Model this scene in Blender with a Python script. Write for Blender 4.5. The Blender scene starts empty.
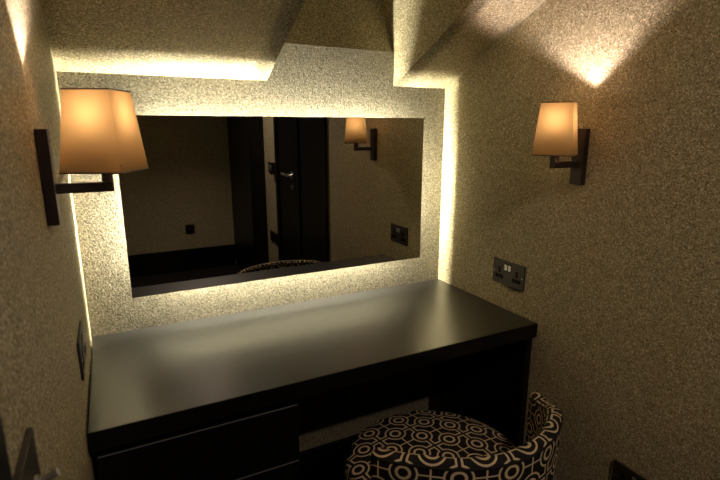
import bpy, bmesh, math, random
from mathutils import Vector, Matrix
random.seed(4)
C = bpy.context.scene.collection
PI = math.pi
H = 1.37                      # eye height of the photographer, metres

# ------------------------------------------------------------------ materials
def nt(name):
    m = bpy.data.materials.new(name); m.use_nodes = True
    t = m.node_tree
    for n in list(t.nodes): t.nodes.remove(n)
    o = t.nodes.new('ShaderNodeOutputMaterial')
    return m, t, o
def N(t, kind, **kw):
    n = t.nodes.new('ShaderNode' + kind)
    for k, v in kw.items():
        if k in n.inputs: n.inputs[k].default_value = v
        else: setattr(n, k, v)
    return n
def ramp(t, stops):
    r = t.nodes.new('ShaderNodeValToRGB')
    e = r.color_ramp.elements
    while len(e) < len(stops): e.new(0.5)
    for el, (p, c) in zip(e, stops):
        el.position = p; el.color = (*c, 1) if len(c) == 3 else c
    return r
def plain(name, col, rough=0.5, metal=0.0, spec=0.5, bump=0.0, bscale=200.0, var=0.0):
    m, t, o = nt(name)
    b = N(t, 'BsdfPrincipled', Roughness=rough, Metallic=metal)
    b.inputs['Base Color'].default_value = (*col, 1)
    b.inputs['Specular IOR Level'].default_value = spec
    tc = N(t, 'TexCoord'); no = N(t, 'TexNoise', Scale=bscale, Detail=3.0)
    t.links.new(tc.outputs['Object'], no.inputs['Vector'])
    if var:
        r = ramp(t, [(0.3, tuple(c*(1-var) for c in col)), (0.7, tuple(c*(1+var) for c in col))])
        t.links.new(no.outputs['Fac'], r.inputs['Fac']); t.links.new(r.outputs['Color'], b.inputs['Base Color'])
    if bump:
        bp = N(t, 'Bump', Strength=bump, Distance=0.001)
        t.links.new(no.outputs['Fac'], bp.inputs['Height']); t.links.new(bp.outputs['Normal'], b.inputs['Normal'])
    t.links.new(b.outputs[0], o.inputs[0])
    return m

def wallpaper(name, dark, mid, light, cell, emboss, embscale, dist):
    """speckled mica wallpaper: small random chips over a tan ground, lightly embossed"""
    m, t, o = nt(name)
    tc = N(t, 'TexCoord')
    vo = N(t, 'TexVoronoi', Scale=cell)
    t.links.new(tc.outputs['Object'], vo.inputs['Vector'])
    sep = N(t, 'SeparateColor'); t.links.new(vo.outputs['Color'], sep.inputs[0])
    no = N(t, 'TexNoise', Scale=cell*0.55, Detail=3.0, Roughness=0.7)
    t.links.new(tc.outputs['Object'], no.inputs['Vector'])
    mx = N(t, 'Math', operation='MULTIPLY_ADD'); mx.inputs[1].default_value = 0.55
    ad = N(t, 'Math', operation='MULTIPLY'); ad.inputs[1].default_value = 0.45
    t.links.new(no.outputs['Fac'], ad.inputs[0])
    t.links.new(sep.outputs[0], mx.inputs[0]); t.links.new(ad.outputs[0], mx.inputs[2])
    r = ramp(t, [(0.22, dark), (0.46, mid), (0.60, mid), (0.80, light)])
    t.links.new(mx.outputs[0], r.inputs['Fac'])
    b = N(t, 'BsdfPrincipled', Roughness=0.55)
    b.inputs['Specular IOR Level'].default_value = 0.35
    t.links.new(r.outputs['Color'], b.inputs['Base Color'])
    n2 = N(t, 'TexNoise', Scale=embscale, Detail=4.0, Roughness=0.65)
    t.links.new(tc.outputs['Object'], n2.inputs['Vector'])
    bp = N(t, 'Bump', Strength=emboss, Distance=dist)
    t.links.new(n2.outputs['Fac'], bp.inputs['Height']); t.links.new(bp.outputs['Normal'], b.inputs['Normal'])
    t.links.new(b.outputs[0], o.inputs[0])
    return m

PAPER = wallpaper('mica_wallpaper', (.15, .125, .07), (.44, .38, .23), (.92, .84, .64), 350, .4, 380, .0018)
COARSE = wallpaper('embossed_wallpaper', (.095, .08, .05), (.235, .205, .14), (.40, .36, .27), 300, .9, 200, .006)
BLACKWOOD = plain('black_stained_wood', (.0045, .004, .004), .38, 0, .3, .15, 90, .25)
def desk_mat():
    m, t, o = nt('dark_satin_veneer')
    tc = N(t, 'TexCoord'); mp = N(t, 'Mapping'); mp.inputs['Scale'].default_value = (6, 90, 90)
    no = N(t, 'TexNoise', Scale=4.0, Detail=5.0)
    t.links.new(tc.outputs['Object'], mp.inputs['Vector']); t.links.new(mp.outputs[0], no.inputs['Vector'])
    r = ramp(t, [(.3, (.006, .0053, .005)), (.7, (.010, .009, .0083))])
    t.links.new(no.outputs['Fac'], r.inputs['Fac'])
    b = N(t, 'BsdfPrincipled', Roughness=.36, IOR=2.1); b.inputs['Specular IOR Level'].default_value = .5
    t.links.new(r.outputs[0], b.inputs['Base Color'])
    rr = ramp(t, [(.3, (.30,)*3), (.7, (.36,)*3)]); t.links.new(no.outputs['Fac'], rr.inputs['Fac'])
    t.links.new(rr.outputs[0], b.inputs['Roughness'])
    t.links.new(b.outputs[0], o.inputs[0]); return m
VENEER = desk_mat()
BRONZE = plain('dark_bronze_metal', (.055, .042, .04), .38, .85, .5, .05, 400, .1)
NICKEL = plain('brushed_black_nickel', (.085, .075, .062), .45, .8, .5, .08, 600, .08)
CHROME = plain('polished_chrome', (.8, .79, .77), .33, 1.0)
INSERT = plain('black_plastic', (.005, .005, .005), .7, 0, .15)
CARPET = plain('dark_carpet', (.018, .015, .014), .95, 0, .1, .8, 500, .4)
PLASTER = plain('dark_painted_plaster', (.4, .35, .26), .8, 0, .3, .2, 300, .15)
EDGE = plain('grey_bevel_glint', (.16, .155, .15), .45)  # painted highlight colour for the drawer top edges
TRIMLINE = plain('pale_sealant', (.55, .52, .44), .6)
SEAM = plain('black_piping_cloth', (.012, .010, .010), .8, 0, .3, .2, 500, .2)
BRASSW = plain('white_ceramic', (.7, .68, .62), .4)

def mirror_mat():
    m, t, o = nt('mirror_silver')
    g = N(t, 'BsdfGlossy', Roughness=0.0); g.inputs['Color'].default_value = (.74, .74, .72, 1)
    t.links.new(g.outputs[0], o.inputs[0]); return m
MIRROR = mirror_mat()
def glass_mat():
    m, t, o = nt('window_glass')
    b = N(t, 'BsdfPrincipled', Roughness=.02, IOR=1.45); b.inputs['Transmission Weight'].default_value = 1
    t.links.new(b.outputs[0], o.inputs[0]); return m
GLASS = glass_mat()
def emit(name, col, s):
    m, t, o = nt(name); e = N(t, 'Emission', Strength=s); e.inputs['Color'].default_value = (*col, 1)
    t.links.new(e.outputs[0], o.inputs[0]); return m
LED = emit('led_tape_glow', (1, .94, .71), 118)
BULB = emit('bulb_glow', (1, .79, .72), 3700)
def shade_mat():
    m, t, o = nt('lampshade_linen')
    tc = N(t, 'TexCoord')
    wa = N(t, 'TexWave', Scale=150.0, Distortion=2.0, Detail=2.0); wa.bands_direction = 'Z'
    t.links.new(tc.outputs['Object'], wa.inputs['Vector'])
    r = ramp(t, [(0, (.0100, .0060, .0020)), (1, (.0114, .0069, .0023))])
    t.links.new(wa.outputs['Fac'], r.inputs['Fac'])
    tr = N(t, 'BsdfTranslucent'); t.links.new(r.outputs[0], tr.inputs['Color'])
    d = N(t, 'BsdfDiffuse')                 # pale lining inside, amber linen outside
    ge = N(t, 'NewGeometry'); mx = N(t, 'MixRGB')
    mx.inputs[1].default_value = (.36, .21, .08, 1); mx.inputs[2].default_value = (.82, .70, .52, 1)
    t.links.new(ge.outputs['Backfacing'], mx.inputs[0]); t.links.new(mx.outputs[0], d.inputs['Color'])
    a = N(t, 'AddShader'); t.links.new(tr.outputs[0], a.inputs[0]); t.links.new(d.outputs[0], a.inputs[1])
    t.links.new(a.outputs[0], o.inputs[0]); return m
SHADE = shade_mat()
def diffuser_mat():
    m, t, o = nt('opal_diffuser')
    tr = N(t, 'BsdfTranslucent'); tr.inputs['Color'].default_value = (.16, .14, .11, 1)
    d = N(t, 'BsdfDiffuse'); d.inputs['Color'].default_value = (.74, .70, .62, 1)
    a = N(t, 'AddShader'); t.links.new(tr.outputs[0], a.inputs[0]); t.links.new(d.outputs[0], a.inputs[1])
    t.links.new(a.outputs[0], o.inputs[0]); return m
DIFFUSER = diffuser_mat()

def chair_fabric():
    """ring-and-channel lattice woven in tan on black, in UV metres"""
    m, t, o = nt('ring_lattice_fabric')
    uv = N(t, 'UVMap'); uv.uv_map = 'UVMap'
    L = 0.113
    sx = N(t, 'SeparateXYZ'); t.links.new(uv.outputs[0], sx.inputs[0])
    def M(op, a, b=None, c=None):
        n = N(t, 'Math', operation=op)
        for i, v in enumerate((a, b, c)):
            if v is None: continue
            if isinstance(v, (int, float)): n.inputs[i].default_value = v
            else: t.links.new(v, n.inputs[i])
        return n.outputs[0]
    def fold(v):
        f = M('FRACT', M('ADD', M('DIVIDE', v, L), .5)); return M('ABSOLUTE', M('SUBTRACT', f, .5))
    P, Q = fold(sx.outputs[0]), fold(sx.outputs[1])          # 0 .. 0.5
    P2, Q2 = M('SUBTRACT', .5, P), M('SUBTRACT', .5, Q)
    def ln(a, b): return M('SQRT', M('ADD', M('MULTIPLY', a, a), M('MULTIPLY', b, b)))
    dr = M('MINIMUM', ln(P, Q), ln(P2, Q2))
    un = M('MINIMUM', M('SUBTRACT', dr, .262), M('MINIMUM', M('SUBTRACT', P, .055), M('SUBTRACT', Q2, .055)))
    l1 = M('LESS_THAN', M('ABSOLUTE', un), .021)
    l2 = M('LESS_THAN', M('ABSOLUTE', M('SUBTRACT', dr, .128)), .029)
    l3 = M('MULTIPLY', M('LESS_THAN', M('MINIMUM', Q, P2), .017), M('GREATER_THAN', dr, .262))
    mk = M('MAXIMUM', M('MAXIMUM', l1, l2), l3)
    no = N(t, 'TexNoise', Scale=900.0, Detail=2.0); t.links.new(uv.outputs[0], no.inputs['Vector'])
    mix = N(t, 'MixRGB'); mix.inputs[1].default_value = (.010, .0085, .0085, 1); mix.inputs[2].default_value = (.70, .56, .36, 1)
    t.links.new(mk, mix.inputs[0])
    b = N(t, 'BsdfPrincipled', Roughness=.75); b.inputs['Specular IOR Level'].default_value = .25
    t.links.new(mix.outputs[0], b.inputs['Base Color'])
    bp = N(t, 'Bump', Strength=.3, Distance=.001)
    hh = M('ADD', M('MULTIPLY', mk, .6), M('MULTIPLY', no.outputs['Fac'], .4))
    t.links.new(hh, bp.inputs['Height']); t.links.new(bp.outputs['Normal'], b.inputs['Normal'])
    t.links.new(b.outputs[0], o.inputs[0]); return m
FABRIC = chair_fabric()

# ------------------------------------------------------------------ helpers
def obj(name, bm, mat, parent=None, smooth=False, bevel=0.0):
    me = bpy.data.meshes.new(name)
    bmesh.ops.recalc_face_normals(bm, faces=bm.faces)
    bm.to_mesh(me); bm.free()
    me.materials.append(mat)
    if smooth:
        for p in me.polygons: p.use_smooth = True
    o = bpy.data.objects.new(name, me); C.objects.link(o)
    if parent: o.parent = parent
    if bevel:
        md = o.modifiers.new('bevel', 'BEVEL'); md.width = bevel; md.segments = 2; md.limit_method = 'ANGLE'
    return o
def box(bm, x0, x1, y0, y1, z0, z1, mat=None):
    vs = [bm.verts.new((x, y, z)) for z in (z0, z1) for y in (y0, y1) for x in (x0, x1)]
    if mat is not None:
        for v in vs: v.co = mat @ v.co
    for f in ((0,1,3,2), (4,6,7,5), (0,4,5,1), (1,5,7,3), (3,7,6,2), (2,6,4,0)):
        bm.faces.new([vs[i] for i in f])
    return bm
def bx(x0, x1, y0, y1, z0, z1): return box(bmesh.new(), x0, x1, y0, y1, z0, z1)
def poly_prism(bm, pts, off):
    """a polygon given as 3-D points, thickened by the vector off"""
    a = [bm.verts.new(p) for p in pts]; b = [bm.verts.new(Vector(p) + Vector(off)) for p in pts]
    bm.faces.new(a); bm.faces.new(b[::-1])
    n = len(a)
    for i in range(n): bm.faces.new((a[i], b[i], b[(i+1) % n], a[(i+1) % n]))
    return bm
def cyl(bm, p0, p1, r, n=20, r1=None):
    p0, p1 = Vector(p0), Vector(p1); d = (p1-p0).normalized(); r1 = r if r1 is None else r1
    a = d.orthogonal().normalized(); b = d.cross(a)
    ra = [bm.verts.new(p0 + r*(a*math.cos(2*PI*i/n) + b*math.sin(2*PI*i/n))) for i in range(n)]
    rb = [bm.verts.new(p1 + r1*(a*math.cos(2*PI*i/n) + b*math.sin(2*PI*i/n))) for i in range(n)]
    bm.faces.new(ra[::-1]); bm.faces.new(rb)
    for i in range(n): bm.faces.new((ra[i], ra[(i+1) % n], rb[(i+1) % n], rb[i]))
    return bm
def thing(name, label, cat, loc=(0, 0, 0), rot=(0, 0, 0), group=None):
    o = bpy.data.objects.new(name, None); C.objects.link(o)
    o.empty_display_size = .05
    o.location = loc; o.rotation_euler = rot
    o['label'] = label; o['category'] = cat
    if group: o['group'] = group
    return o
def struct(name, bm, mat, parent=None, bevel=0.0):
    o = obj(name, bm, mat, parent, bevel=bevel)
    if parent is None: o['kind'] = 'structure'
    return o

# ------------------------------------------------------------------ dimensions (camera-relative fit, metres)
XL, XR, D = -0.100, 1.193, 1.602
YR = -1.786                              # far wall behind the photographer
ZS, T = H + 0.150, 0.464                 # sloped ceiling: height at the back wall, rise per metre
WX0, WX1 = 0.482, 0.961                  # skylight well
ZT = H + 0.268
CEIL = 2.40
YK = D - (CEIL - ZS)/T                   # slope meets flat ceiling
WY = 0.72                                # front of the skylight well
LEAN = 0.43                              # setback per metre of the leaning reveal
WTOP = 2.62
def zsl(y): return ZS + T*(D - y)

# ------------------------------------------------------------------ the setting
struct('floor', bx(XL-.1, XR+.1, YR-.1, D+.1, -.06, 0), CARPET)
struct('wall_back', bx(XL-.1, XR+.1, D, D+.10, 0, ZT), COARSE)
bm = bmesh.new()
poly_prism(bm, [(XL, D+.1, 0), (XL, YR-.1, 0), (XL, YR-.1, 2.6), (XL, D+.1, 2.6)], (-.1, 0, 0))
struct('wall_left', bm, PAPER)
bm = bmesh.new()
poly_prism(bm, [(XR, D+.1, 0), (XR, YR-.1, 0), (XR, YR-.1, 2.6), (XR, D+.1, 2.6)], (.1, 0, 0))
struct('wall_right', bm, PAPER)
struct('wall_rear', bx(XL-.1, XR+.1, YR-.1, YR, 0, 2.6), PAPER)
# ceiling: slope with the well cut out, then flat
bm = bmesh.new(); up = (0, .04, .086)
e = .05
poly_prism(bm, [(XL-e, D, ZS), (WX0, D, ZS), (WX0, WY, zsl(WY)), (XL-e, WY, zsl(WY))], up)
poly_prism(bm, [(WX1, D, ZS), (XR+e, D, ZS), (XR+e, WY, zsl(WY)), (WX1, WY, zsl(WY))], up)
poly_prism(bm, [(XL-e, WY, zsl(WY)), (XR+e, WY, zsl(WY)), (XR+e, YK, CEIL), (XL-e, YK, CEIL)], up)
struct('ceiling_sloped', bm, PAPER)
struct('ceiling', bx(XL-e, XR+e, YR-.05, YK, CEIL, CEIL+.08), PLASTER)
# skylight well
yl = D + .010
ytop = yl + LEAN*(WTOP-ZT)
for nm, x, th in (('wall_skylight_right', WX1-.0012, .05), ('wall_skylight_left', WX0+.0012, -.05)):
    bm = bmesh.new()
    poly_prism(bm, [(x, D, ZS), (x, D, ZT), (x, yl, ZT), (x, ytop, WTOP), (x, WY, WTOP), (x, WY, zsl(WY))], (th, 0, 0))
    struct(nm, bm, PAPER)
bm = bmesh.new()
poly_prism(bm, [(WX0-.05, yl, ZT), (WX1+.05, yl, ZT), (WX1+.05, ytop, WTOP), (WX0-.05, ytop, WTOP)], (0, .05, .0))
struct('wall_skylight_back', bm, PAPER)
bm = bmesh.new()
poly_prism(bm, [(WX0-.05, WY, zsl(WY)), (WX1+.05, WY, zsl(WY)), (WX1+.05, WY, WTOP), (WX0-.05, WY, WTOP)], (0, -.05, 0))
struct('wall_skylight_front', bm, PAPER)
bm = bmesh.new()      # thin sealed joints seen as pale hairlines
cyl(bm, (WX1-.002, yl-.001, ZT+.004), (WX1-.002, ytop-.001, WTOP-.01), .0016, 6)
struct('trim_1', bm, TRIMLINE)
bm = bmesh.new()
cyl(bm, (XR-.0008, D-.06, zsl(D-.06)-.001), (XR-.0008, YK, CEIL-.001), .0016, 6)
struct('trim_2', bm, TRIMLINE)
bm = bmesh.new()
cyl(bm, (XL+.0008, D-.06, zsl(D-.06)-.001), (XL+.0008, YK, CEIL-.001), .0016, 6)
struct('trim_3', bm, TRIMLINE)
# roof window closing the well (night outside)
w = bpy.data.objects.new('window_1', None); C.objects.link(w); w['kind'] = 'structure'
w.location = ((WX0+WX1)/2, (WY+ytop)/2, WTOP)
hw, hd = (WX1-WX0)/2+.05, (ytop-WY)/2+.06
bm = bmesh.new()
box(bm, -hw, hw, -hd, -hd+.11, 0, .06); box(bm, -hw, hw, hd-.11, hd, 0, .06)
box(bm, -hw, -hw+.10, -hd+.11, hd-.11, 0, .06); box(bm, hw-.10, hw, -hd+.11, hd-.11, 0, .06)
obj('window_frame', bm, BLACKWOOD, w)
obj('window_pane', bx(-hw+.10, hw-.10, -hd+.11, hd-.11, .02, .032), GLASS, w)
# skirtings
struct('baseboard_back', bx(XL, XR, D-.016, D, 0, .130), BLACKWOOD, bevel=.003)
struct('baseboard_rear', bx(XL, XR-.13, YR, YR+.02, 0, .214), BLACKWOOD, bevel=.003)
struct('baseboard_right', bx(XR-.016, XR, .36, D-.56, 0, .130), BLACKWOOD, bevel=.003)
struct('baseboard_left', bx(XL, XL+.016, .45, D-.56, 0, .130), BLACKWOOD, bevel=.003)

# doors either side of the photographer
def lever(parent, x, sgn, y, z, dirn):
    bm = bmesh.new()
    cyl(bm, (x, y, z), (x+sgn*.008, y, z), .026, 24); cyl(bm, (x+sgn*.008, y, z), (x+sgn*.05, y, z), .009, 16)
    cyl(bm, (x+sgn*.045, y-dirn*.008, z), (x+sgn*.045, y+dirn*.11, z+.004), .0095, 16)
    obj('door_handle', bm, CHROME, parent, smooth=False)
    bm = bmesh.new(); cyl(bm, (x, y, z-.09), (x+sgn*.006, y, z-.09), .02, 20)
    box(bm, x+sgn*.006, x+sgn*.014, y-.004, y+.004, z-.10, z-.08)
    obj('thumb_turn', bm, CHROME, parent)
def door(name, x, sgn, y0, y1, hy=None, hd=1, top=2.03, fp=.018):
    d = bpy.data.objects.new(name, None); C.objects.link(d); d['kind'] = 'structure'
    bm = bmesh.new(); a = .06
    for b in ((y0, y0+a, 0, top+a), (y1-a, y1, 0, top+a), (y0+a, y1-a, top, top+a)):
        box(bm, min(x, x+sgn*fp), max(x, x+sgn*fp), b[0], b[1], b[2], b[3])
    obj('door_frame', bm, BLACKWOOD, d, bevel=.003)
    obj('door_leaf', bx(min(x, x+sgn*.006), max(x, x+sgn*.006), y0+a+.003, y1-a-.003, .006, top-.003), BLACKWOOD, d)
    if hy is not None: lever(d, x+sgn*.006, sgn, hy, 1.035, hd)
    return d
door('door_1', XL, 1, -.47, .425, fp=.007)
door('door_2', XR, -1, -.66, -.19, -.285, -1)
door('door_3', XR, -1, -.188, .351)

# tall dark cupboard in the far corner (seen in the mirror)
cb = thing('tall_cupboard', 'tall narrow black cupboard in the far corner, seen only in the mirror', 'cupboard', (XR-.065, -1.40, 0))
obj('body', bx(-.044, .064, -.378, .40, .08, 2.28), BLACKWOOD, cb)
obj('plinth', bx(-.035, .064, -.37, .39, 0, .08), INSERT, cb)
obj('door', bx(-.064, -.0445, -.376, .398, .085, 2.275), BLACKWOOD, cb, bevel=.002)

# ------------------------------------------------------------------ dressing table: top, drawer pedestal, gable panel
YF = 1.056                                # front edge of the worktop
top = obj('worktop', bx(XL+.004, XR-.001, YF+.002, D-.001, H-.666, H-.620), VENEER, bevel=.0018)
obj('front_shade_strip', bx(XL+.004, XR-.001, YF, YF+.0019, H-.666, H-.6202), BLACKWOOD, top)  # added black strip so the front edge stays dark under the passage light
top['label'] = 'long black-brown satin worktop spanning the alcove under the mirror'; top['category'] = 'dressing table'
ped = thing('drawer_pedestal', 'black drawer unit under the left half of the worktop', 'drawer unit', ((XL+.005+.372)/2, YF, 0))
px = ped.location.x
def lx(b, dx, dy): 
    for v in b.verts: v.co.x -= dx; v.co.y -= dy
    return b
bm = bmesh.new()
x0, x1 = XL+.008, .372
yb = D-.018
box(bm, x0, x0+.018, YF+.04, yb, .06, H-.667); box(bm, x1-.018, x1, YF+.04, yb, .06, H-.667)
box(bm, x0+.018, x1-.018, YF+.04, yb, .06, .078); box(bm, x0+.018, x1-.018, yb-.012, yb, .078, H-.667)
box(bm, x0+.018, x1-.018, YF+.05, YF+.13, H-.685, H-.667)
obj('carcass', lx(bm, px, YF), BLACKWOOD, ped)
obj('plinth', lx(bx(x0, x1, YF+.07, yb, 0, .06), px, YF), INSERT, ped)
for k in range(4):
    zt = H-.690 - k*.163; zb = zt-.158 if k < 3 else .064
    bm = bx(x0+.004, x1, YF+.018, YF+.038, zb, zt)
    d = obj('drawer', lx(bm, px, YF), BLACKWOOD, ped, bevel=.0022)
    obj('bevel_highlight', lx(bx(x0+.007, x1-.003, YF+.0165, YF+.0179, zt-.004, zt-.0015), px, YF), EDGE, d)  # lighter strip standing in for the highlight along the drawer's bevel
    bm = bmesh.new()
    xa, xb, ya, yc = x0+.026, x1-.026, YF+.0385, yb-.06
    box(bm, xa, xa+.012, ya, yc, zb+.01, zt-.03); box(bm, xb-.012, xb, ya, yc, zb+.01, zt-.03)
    box(bm, xa+.012, xb-.012, ya, yc, zb+.01, zb+.02); box(bm, xa+.012, xb-.012, yc-.012, yc, zb+.02, zt-.03)
    obj('drawer_box', lx(bm, px, YF), INSERT, d)
gb = obj('support_panel', bx(1.162, XR-.006, YF+.012, D-.017, 0, H-.6665), BLACKWOOD, bevel=.0015)
gb['label'] = 'black upright panel carrying the right end of the worktop'; gb['category'] = 'panel'

# ------------------------------------------------------------------ mirror with LED tape behind
MX0, MX1, MZ0, MZ1, MY = .023, 1.0664, H-.5015, H+.0365, 1.557
mr = thing('wall_mirror', 'wide frameless mirror glowing at its edges on the back wall above the worktop', 'mirror', ((MX0+MX1)/2, D, (MZ0+MZ1)/2))
hx, hz = (MX1-MX0)/2, (MZ1-MZ0)/2
y0 = MY-D
obj('mirror_glass', bx(-hx, hx, y0, y0+.005, -hz, hz), MIRROR, mr)
obj('backing_board', bx(-hx+.0005, hx-.0005, y0+.0051, y0+.008, -hz+.0005, hz-.0005), INSERT, mr)
E0 = .078
fr = bx(-hx+E0, hx-E0, y0+.0081, -.0005, -hz+E0, hz-E0)
obj('mounting_frame', fr, INSERT, mr)
ya, yb2 = -.0362, -.002
for nm, b in (('led_strip', (-hx+E0, hx-E0, ya, yb2, hz-E0+.0002, hz-E0+.002)), ('led_strip', (-hx+E0, hx-E0, ya, yb2, -hz+E0-.002, -hz+E0-.0002)),
              ('led_strip', (-hx+E0-.002, -hx+E0-.0002, ya, yb2, -hz+E0, hz-E0)), ('led_strip', (hx-E0+.0002, hx-E0+.002, ya, yb2, -hz+E0, hz-E0))):
    obj(nm, bx(*b), LED, mr)

# ------------------------------------------------------------------ wall sconces
def sconce(wallx, s, lamp_x, rot, label, zt, zb, ht, hb):
    """s = +1 when the room lies at +x of the wall"""
    y = .953
    r = thing('wall_sconce', label, 'wall lamp', (wallx, y, H-.0785), group='pair of shaded wall lamps')
    z = lambda h: h + .0785              # camera-relative height to local
    def bb(a, b, *rest): return bx(min(a, b), max(a, b), *rest)
    obj('backplate', bb(s*.0003, s*.018, -.020, .020, z(-.157), z(-.001)), BRONZE, r, bevel=.0012)
    cx = lamp_x - wallx
    arm = bb(s*.0182, cx+s*.009, -.008, .008, z(-.1070), z(-.0900))
    obj('arm', arm, BRONZE, r, bevel=.0008)
    post = bx(cx-.009, cx+.009, -.008, .008, z(-.0899), z(-.062))
    obj('post', post, BRONZE, r, bevel=.0008)
    bm = bmesh.new()
    cyl(bm, (cx, 0, z(-.0615)), (cx, 0, z(-.002)), .011, 20); cyl(bm, (cx, 0, z(-.002)), (cx, 0, z(.008)), .0125, 24, .012)
    holder = obj('lamp_holder', bm, BRASSW, r, smooth=False)
    bm = bmesh.new()
    bmesh.ops.create_uvsphere(bm, u_segments=16, v_segments=10, radius=.0065)
    for v in bm.verts: v.co = Vector((v.co.x+cx, v.co.y, v.co.z*1.4+z(.022)))
    obj('bulb', bm, BULB, r, smooth=True)
    # square tapered shade, turned on its post
    def ring(h, zz, g=0.0):
        out = []
        for a, b in ((-1, -1), (1, -1), (1, 1), (-1, 1)):
            q = Vector((a*(h+g), b*(h+g), 0)); q.rotate(Matrix.Rotation(rot, 3, 'Z'))
            out.append(Vector((q.x+cx, q.y, z(zz))))
        return out
    bm = bmesh.new()
    lv = []
    for k in range(7):
        f = k/6; lv.append([bm.verts.new(q) for q in ring(hb+(ht-hb)*f, zb+(zt-zb)*f)])
    for k in range(6):
        for i in range(4):
            bm.faces.new((lv[k][i], lv[k][(i+1) % 4], lv[k+1][(i+1) % 4], lv[k+1][i]))
    sh = obj('lamp_shade', bm, SHADE, r)
    for h, zz in ((ht, zt), (hb, zb)):
        bm = bmesh.new(); a = ring(h, zz)
        for i in range(4): cyl(bm, a[i], a[(i+1) % 4], .0012, 8)
        obj('shade_rim', bm, BRONZE, sh)
    bm = bmesh.new(); a = ring(hb-.0012, zb+.012)
    cyl(bm, a[0], a[2], .0012, 6); cyl(bm, a[1], a[3], .0012, 6)
    obj('shade_carrier', bm, BRONZE, sh)
    bm = bmesh.new(); a = ring(hb-.0035, zb+.009)
    b = [bm.verts.new(q) for q in a]; bm.faces.new(b)
    obj('diffuser', bm, DIFFUSER, sh)
    return r
sconce(XL, 1, -.0038, math.radians(-27), 'bronze wall lamp with an amber square shade on the left wall, near the camera', .0615, -.0718, .0380, .0510)
sconce(XR, -1, 1.0853, math.radians(-57.5), 'bronze wall lamp with an amber square shade on the right wall', .0660, -.0704, .0392, .0512)

# ------------------------------------------------------------------ sockets and switches
def double_socket(wallx, s, y, zc, label):
    """seen from the room: +y is to the viewer's left on the right wall (s = -1)"""
    r = thing('power_socket', label, 'socket', (wallx, y, zc))
    def bb(a, b, *rest): return bx(min(a, b)*1.0, max(a, b), *rest)
    obj('faceplate', bb(s*.0003, s*.006, -.0735, .0735, -.043, .043), NICKEL, r, bevel=.001)
    for c in (-1, 1):
        bm = bmesh.new(); yy = c*.0405
        box(bm, *sorted((s*.0061, s*.0070)), yy-.0048, yy+.0048, -.0035, .0175)
        box(bm, *sorted((s*.0061, s*.0070)), yy-.0190, yy+.0190, -.0225, -.0095)
        obj('pin_slots', bm, INSERT, r)
        bm = bmesh.new(); box(bm, *sorted((s*.0061, s*.0066)), c*.0088-.0078, c*.0088+.0078, .0085, .0345)
        sw = obj('switch_surround', bm, INSERT, r)
        bm = bmesh.new(); poly_prism(bm, [(s*.0067, c*.0088-.0055, .0115), (s*.0067, c*.0088+.0055, .0115), (s*.0075, c*.0088+.0055, .0315), (s*.0075, c*.0088-.0055, .0315)], (s*.0035, 0, 0))
        obj('rocker', bm, CHROME, sw, bevel=.0006)
        bm = bmesh.new(); cyl(bm, (s*.0061, c*.0655, -.001), (s*.0068, c*.0655, -.001), .0022, 12)
        obj('screw', bm, CHROME, r)
    return r
double_socket(XR, -1, 1.198, H-.490, 'dark nickel double power socket on the right wall just above the worktop')
double_socket(XL, 1, 1.200, H-.490, 'dark double power socket on the left wall beside the worktop')
double_socket(XR, -1, .668, .414, 'dark double power socket low on the right wall behind the stool')
# toggle switch by the left door
sw = thing('light_switch', 'dark plate with chrome toggle switches on the left wall at the near edge', 'switch', (XL, .488, 1.038))
obj('faceplate', bx(.0003, .0065, -.043, .043, -.043, .043), NICKEL, sw, bevel=.001)
for dy in (-.018, .012):
    bm = bmesh.new(); cyl(bm, (.0066, dy, .0), (.010, dy, .0), .0075, 16); cyl(bm, (.010, dy, 0), (.026, dy, .006), .003, 12, .0045)
    obj('toggle', bm, CHROME, sw)
# seen only in the mirror
def single_plate(name, label, cat, loc, rz, bits):
    r = thing(name, label, cat, loc, (0, 0, rz))
    obj('faceplate', bx(-.043, .043, .0003, .008, -.043, .043), BRONZE, r, bevel=.001)
    bits(r); return r
def pins(r):
    bm = bmesh.new(); box(bm, -.005, .005, .0081, .009, .0, .018); box(bm, -.019, .019, .0081, .009, -.02, -.008)
    obj('pin_slots', bm, INSERT, r)
def rock(r):
    bm = bmesh.new(); box(bm, -.012, .012, .0081, .016, -.02, .02); obj('rocker', bm, CHROME, r, bevel=.001)
single_plate('power_socket', 'single dark socket on the far wall, reflected at the left of the mirror', 'socket', (.645, YR, H-.958), 0, pins)
single_plate('light_switch', 'switch plate with a chrome rocker, mirrored between the black cupboard and the door', 'switch', (XR, -.835, 1.055), PI/2, rock)
kc = thing('wall_thermostat', 'small chrome faced thermostat beside the switch plate, seen in the mirror', 'thermostat', (XR, -.735, 1.055), (0, 0, PI/2))
obj('housing', bx(-.025, .025, .0003, .03, -.045, .045), BRONZE, kc, bevel=.002)
obj('front_cover', bx(-.018, .018, .0301, .034, -.022, .03), CHROME, kc, bevel=.001)
single_plate('power_socket', 'low dark socket nearer the door, reflected in the mirror strip', 'socket', (XR, -.745, .47), PI/2, pins)
single_plate('power_socket', 'low dark socket nearer the black cupboard, reflected in the mirror strip', 'socket', (XR, -.855, .47), PI/2, pins)

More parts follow.
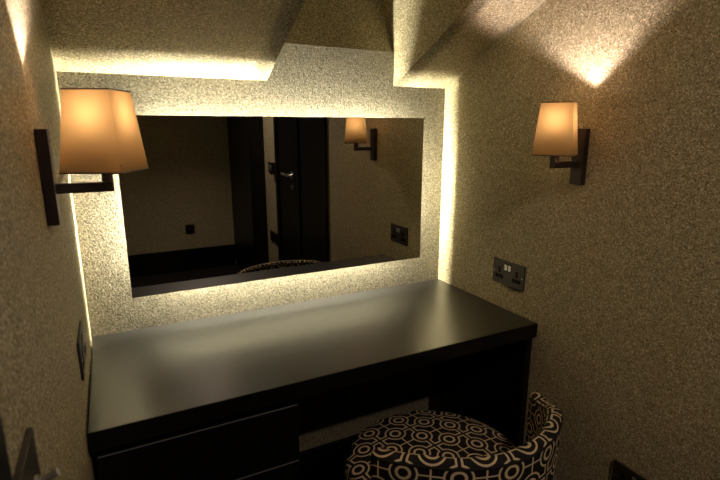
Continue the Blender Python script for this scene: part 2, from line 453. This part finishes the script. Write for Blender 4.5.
# ------------------------------------------------------------------ tub stool
SC = (.745, .975)
st = thing('tub_stool', 'round tub stool in black and tan ring-patterned fabric, tucked under the worktop', 'stool', (SC[0], SC[1], 0))
def uvset(bm):
    return bm.loops.layers.uv.new('UVMap')
def lathe_part(name, prof, mat, n=72, planar_top=True, phase=0.0):
    """prof: (r, z) from the axis outwards and down; UV planar on top, wrapped on the side"""
    bm = bmesh.new(); uvl = uvset(bm)
    rows = []
    for r_, z_ in prof:
        rows.append([bm.verts.new((r_*math.cos(2*PI*i/n), r_*math.sin(2*PI*i/n), z_)) for i in range(n)] if r_ > 1e-6 else bm.verts.new((0, 0, z_)))
    arc = [0.0]
    for a, b in zip(prof, prof[1:]): arc.append(arc[-1] + math.hypot(b[0]-a[0], b[1]-a[1]))
    rmax = max(p[0] for p in prof)
    for k in range(len(prof)-1):
        side = abs(prof[k+1][1]-prof[k][1]) > abs(prof[k+1][0]-prof[k][0])
        for i in range(n):
            j = i+1
            if not isinstance(rows[k], list):
                f = bm.faces.new((rows[k], rows[k+1][i], rows[k+1][j % n])); idx = ((k, i), (k+1, i), (k+1, j))
            elif not isinstance(rows[k+1], list):
                f = bm.faces.new((rows[k][i], rows[k][j % n], rows[k+1])); idx = ((k, i), (k, j), (k+1, i))
            else:
                f = bm.faces.new((rows[k][i], rows[k+1][i], rows[k+1][j % n], rows[k][j % n])); idx = ((k, i), (k+1, i), (k+1, j), (k, j))
            for lp, (kk, ii) in zip(f.loops, idx):
                th = 2*PI*ii/n
                if side: lp[uvl].uv = (rmax*th, arc[kk])
                else:
                    q = Vector((prof[kk][0]*math.cos(th), prof[kk][0]*math.sin(th)))
                    a = math.radians(-6); q -= Vector((.003, .08)); lp[uvl].uv = (q.x*math.cos(a)-q.y*math.sin(a), q.x*math.sin(a)+q.y*math.cos(a))
    return obj(name, bm, mat, st, smooth=True)
# seat cushion
RS = .262
prof = [(0, .480)] + [(RS*.985*math.sin(a), .436+.044*math.cos(a)**.8) for a in [PI/2*k/12 for k in range(1, 12)]]
prof += [(RS, .432), (RS+.001, .420), (RS-.004, .402), (RS-.014, .394), (0, .394)]
lathe_part('seat', prof, FABRIC)
lathe_part('base', [(0, .3935), (RS-.006, .3935), (RS-.002, .385), (RS-.004, .20), (RS-.008, .075), (RS-.016, .068), (0, .068)], FABRIC)
for k in range(4):
    a = PI/4 + k*PI/2; q = (.19*math.cos(a), .19*math.sin(a))
    bm = bmesh.new(); cyl(bm, (q[0], q[1], 0), (q[0], q[1], .0675), .016, 16, .021)
    obj('leg', bm, BLACKWOOD, st)
# wrap-around back: a rounded profile swept on an arc
A0, A1 = math.radians(207), math.radians(343)
TH, RI, ZTOP, ZBOT = .036, .2760, H-.694, .10
def droop(a):
    f = max(0., min(1., (abs(math.degrees(a)-270)-38)/34)); return (.046 if math.degrees(a) > 270 else .018)*f*f*(3-2*f)
def backprof(sc, hs, a_=PI*1.5):
    """closed profile (r, z): outer face up, over the roll, inner face down"""
    pts = []
    rm = RI + TH/2
    zt = ZTOP - (1-hs)*.05 - droop(a_)
    half = TH/2*sc
    pts.append((rm+half-.004*sc, ZBOT))
    for k in range(9): pts.append((rm+half, ZBOT+.01+(zt-.015-ZBOT-.01)*k/8))
    for k in range(1, 10):
        a = PI*k/10; pts.append((rm+half*math.cos(a), zt-.015+.015*math.sin(a)))
    for k in range(9): pts.append((rm-half, zt-.015-(zt-.015-ZBOT-.01)*k/8))
    pts.append((rm-half+.004*sc, ZBOT))
    return pts
bm = bmesh.new(); uvl = uvset(bm)
angs = [(A0-.075, .25, .55), (A0-.066, .62, .78), (A0-.045, .88, .93), (A0-.012, .985, .99)]
n = 64
angs += [(A0+.02+(A1-A0-.04)*i/n, 1, 1) for i in range(n+1)]
angs += [(A1+.012, .985, .99), (A1+.045, .88, .93), (A1+.066, .62, .78), (A1+.075, .25, .55)]
rows = []
for a, sc, hs in angs:
    pr = backprof(sc, hs, a)
    rows.append([bm.verts.new((r_*math.cos(a), r_*math.sin(a), z_)) for r_, z_ in pr])
pr = backprof(1, 1); arc = [0.0]
for p, q in zip(pr, pr[1:]): arc.append(arc[-1]+math.hypot(q[0]-p[0], q[1]-p[1]))
m_ = len(pr)
for i in range(len(angs)-1):
    for k in range(m_):
        k2 = (k+1) % m_
        f = bm.faces.new((rows[i][k], rows[i+1][k], rows[i+1][k2], rows[i][k2]))
        for lp, (ii, kk) in zip(f.loops, ((i, k), (i+1, k), (i+1, k2 or m_), (i, k2 or m_))):
            av = arc[kk] if kk < m_ else arc[-1]+TH
            lp[uvl].uv = ((angs[ii][0])*.29 + .02, av+.022)
for rw in (rows[0], rows[-1]): 
    f = bm.faces.new(rw)
    for lp in f.loops: lp[uvl].uv = (0.03, 0.03)
obj('backrest', bm, FABRIC, st, smooth=True)
# dark welt along the outer top edge and inner top edge of the back
for rr in (RI+TH-.001, RI+.001):
    bm = bmesh.new(); prev = None; ns = 8; nn = 56
    for i in range(nn+1):
        a = A0+(A1-A0)*i/nn; ring = []
        for j in range(ns):
            b = 2*PI*j/ns; r_ = rr+.0034*math.cos(b); ring.append(bm.verts.new((r_*math.cos(a), r_*math.sin(a), ZTOP-droop(a)-.013+.0034*math.sin(b))))
        if prev:
            for j in range(ns): bm.faces.new((prev[j], ring[j], ring[(j+1) % ns], prev[(j+1) % ns]))
        else: bm.faces.new(ring)
        prev = ring
    bm.faces.new(prev[::-1])
    obj('piping', bm, SEAM, st, smooth=True)

# ------------------------------------------------------------------ other light: a recessed spot in the passage behind the photographer
ld = bpy.data.lights.new('passage_downlight', 'SPOT'); ld.energy = 32; ld.color = (1, .80, .62); ld.shadow_soft_size = .03; ld.spot_size = math.radians(115); ld.spot_blend = .6
lo = bpy.data.objects.new('passage_downlight', ld); C.objects.link(lo); lo.location = (.60, -.75, CEIL-.02); lo.rotation_euler = (math.radians(18), 0, 0)
wd = bpy.data.worlds.new('night'); bpy.context.scene.world = wd; wd.use_nodes = True
wd.node_tree.nodes['Background'].inputs[0].default_value = (.01, .012, .016, 1); wd.node_tree.nodes['Background'].inputs[1].default_value = .2

# ------------------------------------------------------------------ camera
cd = bpy.data.cameras.new('camera'); cam = bpy.data.objects.new('camera', cd); C.objects.link(cam)
cd.sensor_width = 36; cd.lens = 486.27/720*36; cd.clip_start = .01
cd.dof.use_dof = True; cd.dof.focus_distance = 1.5; cd.dof.aperture_fstop = 7.1
pit, yaw = math.radians(12.945), math.radians(27.14)
F = Vector((math.sin(yaw)*math.cos(pit), math.cos(yaw)*math.cos(pit), -math.sin(pit)))
R = Vector((math.cos(yaw), -math.sin(yaw), 0)); U = R.cross(F)
mw = Matrix((R, U, -F)).transposed().to_4x4(); mw.translation = (0, 0, H); cam.matrix_world = mw
sc = bpy.context.scene
sc.camera = cam
sc.view_settings.view_transform = 'Standard'; sc.view_settings.look = 'None'; sc.view_settings.gamma = 1; sc.view_settings.use_curve_mapping = False
sc.view_settings.exposure = 0.38
sc.cycles.max_bounces = 10; sc.cycles.diffuse_bounces = 8; sc.cycles.caustics_reflective = False; sc.cycles.caustics_refractive = False
sc.cycles.sample_clamp_indirect = 10
